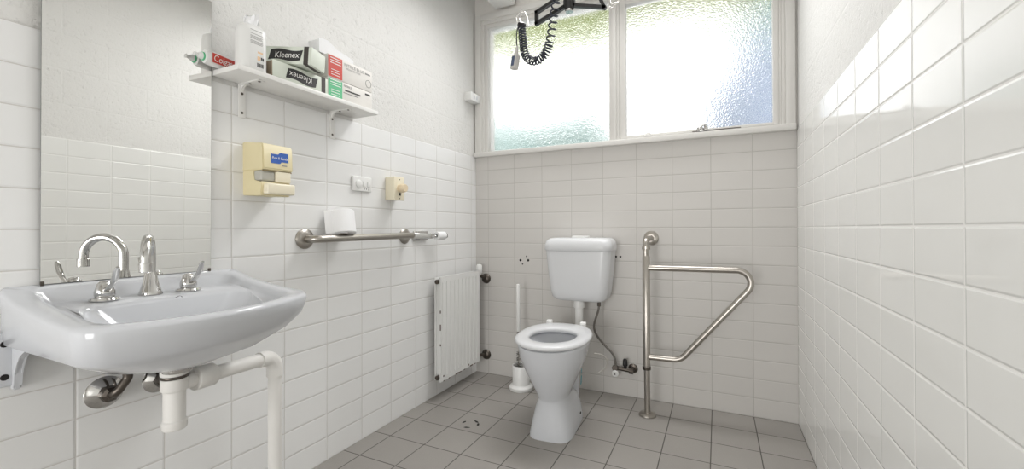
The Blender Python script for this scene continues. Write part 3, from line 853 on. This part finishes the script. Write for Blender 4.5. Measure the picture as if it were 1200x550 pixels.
# ================================================================ TOILET
TC = -.728
toilet = thing('toilet', 'white ceramic toilet with open seat and wall cistern under the window', 'toilet', (TC, 2.05, 0))
def egg(cx, cy, a, bf, bb, z, n=48, pb=2.6, pf=2.1):
    out = []
    for k in range(n):
        t = 2 * PI * k / n
        c, s = math.cos(t), math.sin(t)
        p = pb if s > 0 else pf
        b = bb if s > 0 else bf
        out.append((cx + a * math.copysign(abs(c) ** (2 / p), c), cy + b * math.copysign(abs(s) ** (2 / p), s), z))
    return out
CY = 1.965
rings = [
    egg(TC, 2.02, .108, .180, .200, 0, pb=5, pf=4.2),
    egg(TC, 2.02, .107, .180, .200, .015, pb=5, pf=4.2),
    egg(TC, 2.02, .098, .172, .195, .075, pb=4.5, pf=3.4),
    egg(TC, 2.01, .085, .156, .175, .135, pb=4, pf=2.8),
    egg(TC, 1.99, .074, .134, .150, .172, pb=3.0, pf=2.3),
    egg(TC, 1.988, .0745, .135, .150, .182, pb=3.0, pf=2.2),
    egg(TC, 1.985, .085, .147, .150, .205, pb=2.8, pf=2.1),
    egg(TC, 1.98, .106, .166, .175, .252, pb=2.8, pf=2.1),
    egg(TC, 1.97, .134, .192, .230, .315, pb=3),
    egg(TC, 1.96, .158, .212, .245, .385, pb=3),
    egg(TC, CY, .168, .226, .255, .432, pb=3),
    egg(TC, CY, .170, .228, .258, .443, pb=3),
    egg(TC, CY, .168, .219, .252, .448, pb=3),
    egg(TC, CY, .125, .170, .16, .446),
    egg(TC, CY, .118, .160, .15, .435),
    egg(TC, CY + .01, .100, .135, .13, .36),
    egg(TC, CY + .03, .065, .09, .09, .27),
    egg(TC, CY + .04, .03, .04, .04, .25),
]
def trot(bm):
    bmesh.ops.rotate(bm, verts=bm.verts, cent=Vector((TC, 1.85, 0)), matrix=Matrix.Rotation(math.radians(5), 3, 'Z')); return bm
bm = B(); loft(bm, rings); trot(bm); finish('pan', bm, ceramic, toilet, smooth=60)
bm = B()   # rear outlet running down behind the pan
tube(bm, [(TC, 2.14, .30), (TC, 2.22, .27), (TC, 2.28, .20), (TC, 2.30, .12), (TC, 2.30, 0.0)], [.05, .06, .06, .055, .055], 20); finish('trapway', trot(bm), ceramic, toilet)
bm = B(); cyl(bm, (TC + .104, 2.10, .045), (TC + .107, 2.10, .045), .006, 12); finish('bolt_hole', trot(bm), dark_hole, toilet)
bm = B()
for k, (y, z, w, h_) in enumerate(((2.150, .165, .035, .05), (2.155, .220, .03, .03))):
    quad(bm, (TC + .094 + .0015 * k, y, z), Vector((-.03, 1, 0)), Vector((.05, 0, 1)), w, h_)
stk = finish('teal_sticker', trot(bm), teal_print, toilet, smooth=0)
ZS = .4525
bm = B()
def so(d_, z): return egg(TC, CY, .182 - d_, .240 - d_, .262 - d_, z, pb=2.5)
def si(d_, z): return egg(TC, CY - .005, .112 + d_, .150 + d_, .130 + d_, z, pb=2.3)
loft(bm, [so(.006, ZS), so(.001, ZS + .004), so(0, ZS + .010), so(.004, ZS + .018), so(.018, ZS + .0225), si(.014, ZS + .0225), si(.004, ZS + .018), si(0, ZS + .008), si(.004, ZS), so(.006, ZS)], False, False)
finish('seat', trot(bm), seat_plastic, toilet, smooth=60)
for s_ in (-1, 1):
    bm = B(); box(bm, TC + s_ * .095 - .016, TC + s_ * .095 + .016, CY + .243, CY + .272, .447, .486, .006, 3)
    finish('hinge', trot(bm), white_plastic, toilet)
# cistern
def cr(x0, x1, y0, y1, r, z): return [(x, y, z) for x, y in rrect(x0, x1, y0, y1, r)]
CX = -.742; YBK = BACK - .001
bm = B()
spec = [(.570, .120, 2.385, .03), (.576, .146, 2.368, .04), (.592, .163, 2.357, .045), (.63, .172, 2.352, .045), (.72, .183, 2.346, .045), (.862, .196, 2.340, .045), (.866, .196, 2.340, .045)]
loft(bm, [cr(CX - w, CX + w, yf, YBK, r, z) for z, w, yf, r in spec]); finish('cistern_tank', bm, seat_plastic, toilet, smooth=50)
bm = B()
spec = [(.867, .200, 2.334, .05), (.873, .203, 2.331, .05), (.900, .202, 2.331, .05), (.922, .196, 2.337, .05), (.936, .182, 2.350, .05), (.941, .160, 2.370, .05)]
loft(bm, [cr(CX - w, CX + w, yf, YBK, r, z) for z, w, yf, r in spec]); lid = finish('cistern_lid', bm, seat_plastic, toilet, smooth=50)
bm = B(); loft(bm, [cr(CX - .055, CX + .045, 2.42, 2.50, .02, .940), cr(CX - .055, CX + .045, 2.42, 2.50, .02, .949), cr(CX - .050, CX + .040, 2.425, 2.495, .018, .952)]); finish('flush_button', bm, white_plastic, toilet)
bm = B(); lathe(bm, [(.030, .525), (.032, .529), (.032, .556), (.028, .571)], (TC - .022, 2.43, 0)); finish('flush_nut', bm, white_plastic, toilet)
bm = B(); tube(bm, fillet([(TC - .022, 2.43, .558), (TC - .022, 2.43, .39), (TC - .022, 2.20, .372)], .06), .0235, 20); finish('flush_pipe', bm, white_plastic, toilet)
# maker's mark low on the lid front
# ---- stop valve with braided hose
sv = thing('stop_valve', 'tarnished stop valve with flexible hose on the wall right of the toilet', 'valve', (-.50, BACK, .165))
bm = B(); tube(bm, [(-.545, BACK - .05, .176), (-.455, BACK - .05, .170)], .0125, 14); lathe(bm, [(.017, 0), (.019, .003), (.019, .018), (.016, .021)], (-.548, BACK - .05, .176), (0, -1, .1), 8)
lathe(bm, [(.018, 0), (.018, .022)], (-.468, BACK - .05, .168), (1, 0, 0), 8)
finish('valve_body', bm, dark_metal, sv)
bm = B(); lathe(bm, [(.027, 0), (.028, .004), (.024, .010), (.013, .013), (.013, .05)], (-.455, BACK, .170), (0, -1, 0)); finish('wall_flange', bm, dark_metal, sv)
bm = B(); lathe(bm, [(.010, 0), (.010, .014), (.014, .018), (.013, .050), (.009, .056)], (-.492, BACK - .05, .178), (0, 0, 1)); finish('handle', bm, black_metal, sv)
bm = B(); lathe(bm, [(.016, 0), (.019, .003), (.019, .016), (.015, .02)], (-.545, BACK - .062, .150), (0, -1, -.15)); pc = finish('plastic_cap', bm, white_plastic, sv)
bm = B(); cyl(bm, (-.545, BACK - .0815, .147), (-.545, BACK - .0835, .1468), .004, 10); finish('cap_hole', bm, dark_hole, sv)
bm = B()
def bez(P, n=30):
    out = []
    for i in range(n + 1):
        t = i / n; a = 1 - t
        out.append(Vector(P[0]) * a ** 3 + Vector(P[1]) * 3 * a * a * t + Vector(P[2]) * 3 * a * t * t + Vector(P[3]) * t ** 3)
    return out
hp = bez([(-.632, 2.44, .562), (-.625, 2.44, .47), (-.720, 2.46, .42), (-.625, 2.48, .32)], 22) + bez([(-.625, 2.48, .32), (-.575, 2.487, .265), (-.548, BACK - .05, .26), (-.548, BACK - .05, .19)], 18)[1:]
tube(bm, hp, .0068, 12); finish('hose', bm, M('braided_hose', (128, 124, 119), .4, metal=.6, noise=.3, nscale=260), sv)
bm = B(); lathe(bm, [(.011, 0), (.011, .022)], (-.632, 2.44, .540), (0, 0, 1), 8); finish('hose_nut', bm, dark_metal, sv)
bm = B(); tube(bm, bez([(-.625, 2.30, .30), (-.56, 2.34, .30), (-.54, 2.40, .22), (-.62, 2.38, .17)], 18), .004, 8); finish('loose_tube', bm, M('grey_tube', (190, 186, 180), .4), sv)

# ================================================================ TOILET BRUSH
hb = thing('brush_holder', 'white plastic toilet brush holder with flared base on the floor', 'brush holder', (-1.113, 2.385, 0))
bm = B(); lathe(bm, [(.072, 0), (.074, .003), (.074, .018), (.068, .024), (.055, .030), (.053, .040), (.054, .145), (.052, .148), (.049, .145), (.048, .034), (.002, .032)], (-1.113, 2.385, 0), (0, 0, 1), 40, True, True); finish('cup', bm, white_plastic, hb)
tb_ = thing('toilet_brush', 'toilet brush with long white handle standing in the brush holder', 'toilet brush', (-1.113, 2.385, .036))
HB = Vector((-1.128, 2.385, .05)); HT = Vector((-1.139, 2.400, .648))
dr = (HT - HB)
bm = B(); tube(bm, [HB + dr * .50, HB + dr * .52, HB + dr * .97, HB + dr * .995, HT], [.009, .0115, .0115, .0105, .006], 14); finish('handle', bm, white_plastic, tb_)
bm = B(); tube(bm, [HB, HB + dr * .505], .0035, 8); finish('wire_shaft', bm, steel, tb_)
bm = B()
rnd = random.Random(3)
for k in range(220):
    a = rnd.random() * 2 * PI; z = rnd.uniform(.0, .19); l = .028 if z < .12 else .016
    p0 = HB + dr * (z / .6) + Vector((0, 0, -.01))
    tube(bm, [p0, p0 + Vector((math.cos(a) * l, math.sin(a) * l, rnd.uniform(-.008, .008)))], [.0012, .0006], 4, False)
o = finish('bristles', bm, brush_mat, tb_)
bm = B(); lathe(bm, [(.006, 0), (.010, .004), (.010, .024), (.006, .03)], HB + dr * .46, dr, 12); finish('collar', bm, dark_metal, tb_)

# ================================================================ DROP-DOWN GRAB RAIL
GX, GY = -.343, 2.326
gr = thing('support_rail', 'floor-standing brushed steel support rail with swing arm right of the toilet', 'grab rail', (GX, GY, 0))
bm = B(); lathe(bm, [(.043, 0), (.045, .003), (.044, .009), (.030, .014), (.02, .016)], (GX, GY, 0)); finish('floor_flange', bm, steel, gr)
GT = .936
bm = B(); tube(bm, fillet([(GX, GY, .004), (GX - .006, GY, GT), (GX - .006, BACK - .004, GT + .004)], .04), .0155, 18); finish('post', bm, steel, gr)
bm = B(); lathe(bm, [(.040, 0), (.042, .004), (.040, .010), (.028, .015), (.02, .016)], (GX - .006, BACK, GT + .004), (0, -1, 0)); finish('wall_flange', bm, steel, gr)
bm = B(); lathe(bm, [(.0165, .255), (.0195, .257), (.0195, .845), (.0165, .850)], (GX - .003, GY, 0)); finish('pivot_sleeve', bm, steel, gr)
for z, m_ in ((.252, dark_metal), (.892, steel)):
    bm = B(); lathe(bm, [(.017, z - .010), (.022, z - .008), (.022, z + .008), (.017, z + .010)], (GX - .003, GY, 0)); finish('collar', bm, m_, gr)
bm = B(); tube(bm, fillet([(GX, GY, .786), (.215, GY, .790), (-.178, GY, .314), (GX, GY, .312)], [.062, .075], 14), .0155, 18); finish('swing_arm', bm, steel, gr)

# ================================================================ SENSOR BOX
sb = thing('sensor_box', 'small white plastic sensor box by the left edge of the window', 'sensor', (LEFT, 2.45, 1.85))
bm = B(); box(bm, LEFT - TH, LEFT + .052, 2.398, 2.515, 1.858, 1.915, .004); finish('housing', bm, white_plastic, sb)
bm = B(); box(bm, LEFT + .0515, LEFT + .0535, 2.432, 2.448, 1.874, 1.898, .0008, 1); box(bm, LEFT + .0515, LEFT + .0535, 2.462, 2.478, 1.874, 1.898, .0008, 1)
finish('vent', bm, M('pale_grey_plastic', (206, 208, 210), .4), sb)

# ================================================================ HOIST
HY = 2.1
hoist = thing('lifting_hoist', 'black hoist spreader bar hanging from the ceiling in front of window', 'hoist', (-.70, HY, 2.13))
bm = B(); lathe(bm, [(.022, 0), (.024, .004), (.027, .03), (.027, .16), (.022, .165)], (-.695, HY, 2.140), (.02, 0, 1)); finish('hub', bm, black_metal, hoist)
bm = B(); lathe(bm, [(.020, 0), (.022, .002), (.022, .010), (.018, .012)], (-.695, HY, 2.128)); finish('hub_cap', bm, chrome, hoist)
bm = B(); box(bm, -.712, -.680, HY - .004, HY + .004, 2.30, CEIL, .001); finish('lift_strap', bm, black_metal, hoist)
def loop_bar(pts, r):
    P = [Vector(p) for p in pts]
    bm = B()
    for a, b in zip(P, P[1:] + P[:1]):
        d_ = (b - a).normalized(); n_ = Vector((0, 1, 0)); u_ = d_.cross(n_).normalized()
        A, Bq = a - d_ * r, b + d_ * r
        loft(bm, [[A + u_ * r * s1 + n_ * r * 1.2 * s2 for s1, s2 in ((-1, -1), (1, -1), (1, 1), (-1, 1))], [Bq + u_ * r * s1 + n_ * r * 1.2 * s2 for s1, s2 in ((-1, -1), (1, -1), (1, 1), (-1, 1))]])
    return bm
finish('spreader_loop', loop_bar([(-.715, HY, 2.163), (-.879, HY, 2.106), (-.879, HY, 2.166), (-.715, HY, 2.232)], .0085), black_metal, hoist)
finish('spreader_loop', loop_bar([(-.672, HY, 2.158), (-.510, HY, 2.110), (-.536, HY, 2.172), (-.672, HY, 2.226)], .0085), black_metal, hoist)
wire = M('bright_wire', (214, 212, 208), .25, metal=.8)
bm = B()
tube(bm, fillet([(-.888, HY, 2.108), (-.93, HY, 2.098), (-.965, HY, 2.112), (-.985, HY, 2.16), (-.955, HY, 2.20), (-.935, HY, 2.15), (-.928, HY, 2.105)], .012, 5), .0030, 8)
tube(bm, fillet([(-.965, HY - .006, 2.20), (-1.000, HY - .006, 2.165), (-.99, HY - .006, 2.12), (-.978, HY - .006, 2.085)], .012, 5), .0030, 8)
finish('sling_hook', bm, wire, hoist)
bm = B()
tube(bm, fillet([(-.504, HY, 2.112), (-.47, HY, 2.10), (-.445, HY, 2.12), (-.435, HY, 2.17), (-.46, HY, 2.215), (-.485, HY, 2.17), (-.478, HY, 2.12)], .012, 5), .0030, 8)
tube(bm, fillet([(-.43, HY - .006, 2.20), (-.412, HY - .006, 2.155), (-.435, HY - .006, 2.12), (-.47, HY - .006, 2.118)], .012, 5), .0030, 8)
cyl(bm, (-.486, HY - .004, 2.092), (-.478, HY - .004, 2.104), .006, 10)
finish('sling_hook', bm, wire, hoist)

# ---- handset with coiled cord
hs = thing('hoist_handset', 'grey hoist control handset on a coiled black cord in front of window', 'handset', (-.99, HY - .03, 1.87))
HYc = HY - .03
def helix(ctrl, turns, rad, n):
    # ctrl: dense polyline; coil turns distributed by given cumulative function
    P = [Vector(p) for p in ctrl]
    out = []
    L = [0]
    for a, b in zip(P, P[1:]): L.append(L[-1] + (b - a).length)
    for i in range(n + 1):
        s = i / n
        l = s * L[-1]
        k = 0
        while k < len(P) - 2 and L[k + 1] < l: k += 1
        t = (l - L[k]) / (L[k + 1] - L[k]); c = P[k].lerp(P[k + 1], t)
        d_ = (P[min(len(P) - 1, k + 2)] - P[max(0, k - 1)]).normalized()
        n1 = Vector((0, 1, 0)); n2 = d_.cross(n1).normalized()
        a = turns(s) * 2 * PI
        rr = rad(s)
        out.append(c + (n1 * math.cos(a) + n2 * math.sin(a)) * rr)
    return out
ctrl = bez([(-.742, HYc, 2.250), (-.775, HYc, 2.12), (-.775, HYc, 2.02), (-.805, HYc, 1.945)], 20) + bez([(-.805, HYc, 1.945), (-.835, HYc, 1.875), (-.935, HYc, 1.865), (-.945, HYc, 1.985)], 24)[1:] + bez([(-.945, HYc, 1.985), (-.948, HYc, 2.02), (-.952, HYc, 2.06), (-.955, HYc, 2.095)], 8)[1:]
bm = B()
tube(bm, helix(ctrl, lambda s: 19 * s if s < .44 else 8.36 + (s - .44) * 44, lambda s: .0205 - .005 * max(0, s - .4), 1500), .0042, 8)
coil = finish('coiled_cord', bm, cord_mat, hs)
bm = B(); tube(bm, bez([(-.955, HYc, 2.098), (-.975, HYc - .01, 2.115), (-.99, HYc - .01, 2.06), (-.975, HYc - .012, 1.955)], 20), .003, 8); finish('straight_cord', bm, cord_mat, hs)
bm = B(); lathe(bm, [(.016, -.010), (.024, -.004), (.024, .006), (.016, .012)], (-.955, HYc, 2.100), (.2, 0, 1), 20); finish('cord_bundle', bm, black_metal, hs)
Rh = Matrix.Rotation(math.radians(10), 3, 'Y') @ Matrix.Rotation(math.radians(-25), 3, 'Z')
HC = Vector((-.990, HYc - .010, 1.905))
bm = B(); box(bm, HC.x - .019, HC.x + .019, HC.y - .016, HC.y + .016, HC.z - .042, HC.z + .034, .005, 3); bmesh.ops.rotate(bm, verts=bm.verts, cent=HC, matrix=Rh); finish('handset_case', bm, handset_grey, hs)
bm = B(); lathe(bm, [(.015, .030), (.009, .055), (.0055, .085)], HC, (0, 0, 1), 14); bmesh.ops.rotate(bm, verts=bm.verts, cent=HC, matrix=Rh); finish('strain_relief', bm, handset_grey, hs)
bm = B(); box(bm, HC.x - .014, HC.x + .012, HC.y - .0172, HC.y - .0155, HC.z - .026, HC.z + .026, .0006, 1); bmesh.ops.rotate(bm, verts=bm.verts, cent=HC, matrix=Rh); finish('button_face', bm, handset_blue, hs)

# ================================================================ CAMERA
f_px, yaw, pitch, roll, pcx, pcy, cam_h = 493.84, .4406, .0047, -.0035, 608.05, 265.73, .9976
c, s = math.cos(yaw), math.sin(yaw)
Rr = Vector((c, s, 0)); Fw = Vector((-s, c, 0)); Up = Vector((0, 0, 1))
F2 = Fw * math.cos(pitch) + Up * math.sin(pitch); U2 = Up * math.cos(pitch) - Fw * math.sin(pitch)
R3 = Rr * math.cos(roll) + U2 * math.sin(roll); U3 = U2 * math.cos(roll) - Rr * math.sin(roll)
cam = bpy.data.cameras.new('camera'); co = bpy.data.objects.new('camera', cam); COL.objects.link(co)
mw = Matrix((R3, U3, -F2)).transposed().to_4x4(); mw.translation = (0, 0, cam_h)
co.matrix_world = mw
cam.sensor_fit = 'HORIZONTAL'; cam.sensor_width = 36
cam.lens = 36 * f_px / 1200
cam.shift_x = (600 - pcx) / 1200
cam.shift_y = (pcy - 275) / 1200
cam.clip_start = .02
scene.camera = co

# ---- garden seen through the privacy glass
def plant(name, label, cat, spec, mat, seed, base):
    o = finish(name, blobs(spec, seed), mat, base=base); return tag(o, label, cat)
def canopy(x0, x1, zlow, n, seed, slope=0.):
    rnd = random.Random(seed); out = []
    for row in range(3):
        for k in range(n):
            x = x0 + (x1 - x0) * (k + .5 * (row % 2)) / (n - 1)
            r = rnd.uniform(.24, .32)
            out.append((x, 4.3 + rnd.uniform(0, .15) + .12 * row, zlow + slope * (x - x0) + r * .72 + row * .36 + rnd.uniform(-.03, .03), r))
    return out
def trunk(t, x, y, h):
    bm = B(); tube(bm, [(x, y, 0), (x + .03, y, h * .5), (x, y, h)], [.10, .08, .06], 12)
    finish('trunk', bm, M('tree_bark', (150, 140, 124), .9, noise=.4, nscale=14), t)
t1 = plant('tree', 'lime green tree foliage outside, blurred along the top of the left window pane', 'tree', canopy(-2.95, -1.12, 3.10, 8, 3, -.10), leaf_lime, 3, (-3.4, 4.6, 0))
trunk(t1, -3.0, 4.75, 3.4)
t2 = plant('tree', 'olive green tree foliage outside, blurred along the top of the right window pane', 'tree', canopy(-.72, .25, 3.06, 5, 5, -.02), leaf_olive, 5, (.9, 4.6, 0))
trunk(t2, .95, 4.9, 3.5)
plant('shrub', 'teal green shrub outside, blurred at the upper right of the right window pane', 'shrub', [(.58, 4.75, 3.15, .42), (.56, 4.75, 2.75, .42), (.66, 4.9, 2.2, .4), (.75, 5.0, 1.6, .4), (.75, 5.0, 1.0, .42), (.75, 5.0, .4, .45)], leaf_teal, 11, (.7, 4.9, 0))
plant('shrub', 'blue grey shrub outside, blurred at the lower right of the right window pane', 'shrub',
      [(.50, 4.3, 2.36, .44), (.32, 4.3, 2.0, .50), (.28, 4.3, 1.5, .55), (.45, 4.3, 1.0, .55), (.45, 4.3, .45, .58)], fence_blue, 7, (.45, 4.3, 0))
plant('shrub', 'low blue green shrub outside, blurred at the bottom of the left window pane', 'shrub',
      [(-2.7, 4.3, 2.06, .36), (-2.35, 4.3, 2.0, .34), (-2.0, 4.3, 1.93, .34), (-1.65, 4.3, 1.92, .32), (-1.3, 4.3, 1.98, .34), (-1.0, 4.3, 1.7, .3)]
      + [(-2.7 + .34 * k, 4.3, z, .42) for k in range(6) for z in (1.35, .85, .32)], leaf_teal, 9, (-2, 4.3, 0))

# ================================================================ LIGHT
w = bpy.data.worlds.new('overcast_sky'); scene.world = w; w.use_nodes = True
bg = w.node_tree.nodes['Background']; bg.inputs[0].default_value = (1.0, 1.0, 1.0, 1); bg.inputs[1].default_value = 2.4

def area(name, loc, rot, sx, sy, power, col=(1, 1, 1), spread=PI):
    l = bpy.data.lights.new(name, 'AREA'); l.shape = 'RECTANGLE'; l.size = sx; l.size_y = sy; l.energy = power; l.color = col
    l.spread = spread
    o = bpy.data.objects.new(name, l); COL.objects.link(o); o.location = loc; o.rotation_euler = rot
    return o
area('added_window_fill', (-.58, BACK - .28, CEIL - .12), (math.radians(-28), 0, 0), 1.5, .42, 18, (1, 1, 1), math.radians(125))  # unseen lamp added above the window to imitate its light on the walls
area('added_ceiling_fill', (-.50, 1.3, CEIL - .03), (0, 0, 0), .9, .9, 3, (1, 1, 1))  # unseen lamp added under the ceiling to lift the overall level
area('fill_lamp', (-.75, FRONT + .15, .75), (math.radians(90), 0, 0), 1.0, 1.3, 38, (1, .995, .985))

scene.view_settings.view_transform = 'Standard'
scene.view_settings.look = 'None'
scene.view_settings.exposure = .08
scene.view_settings.gamma = 1
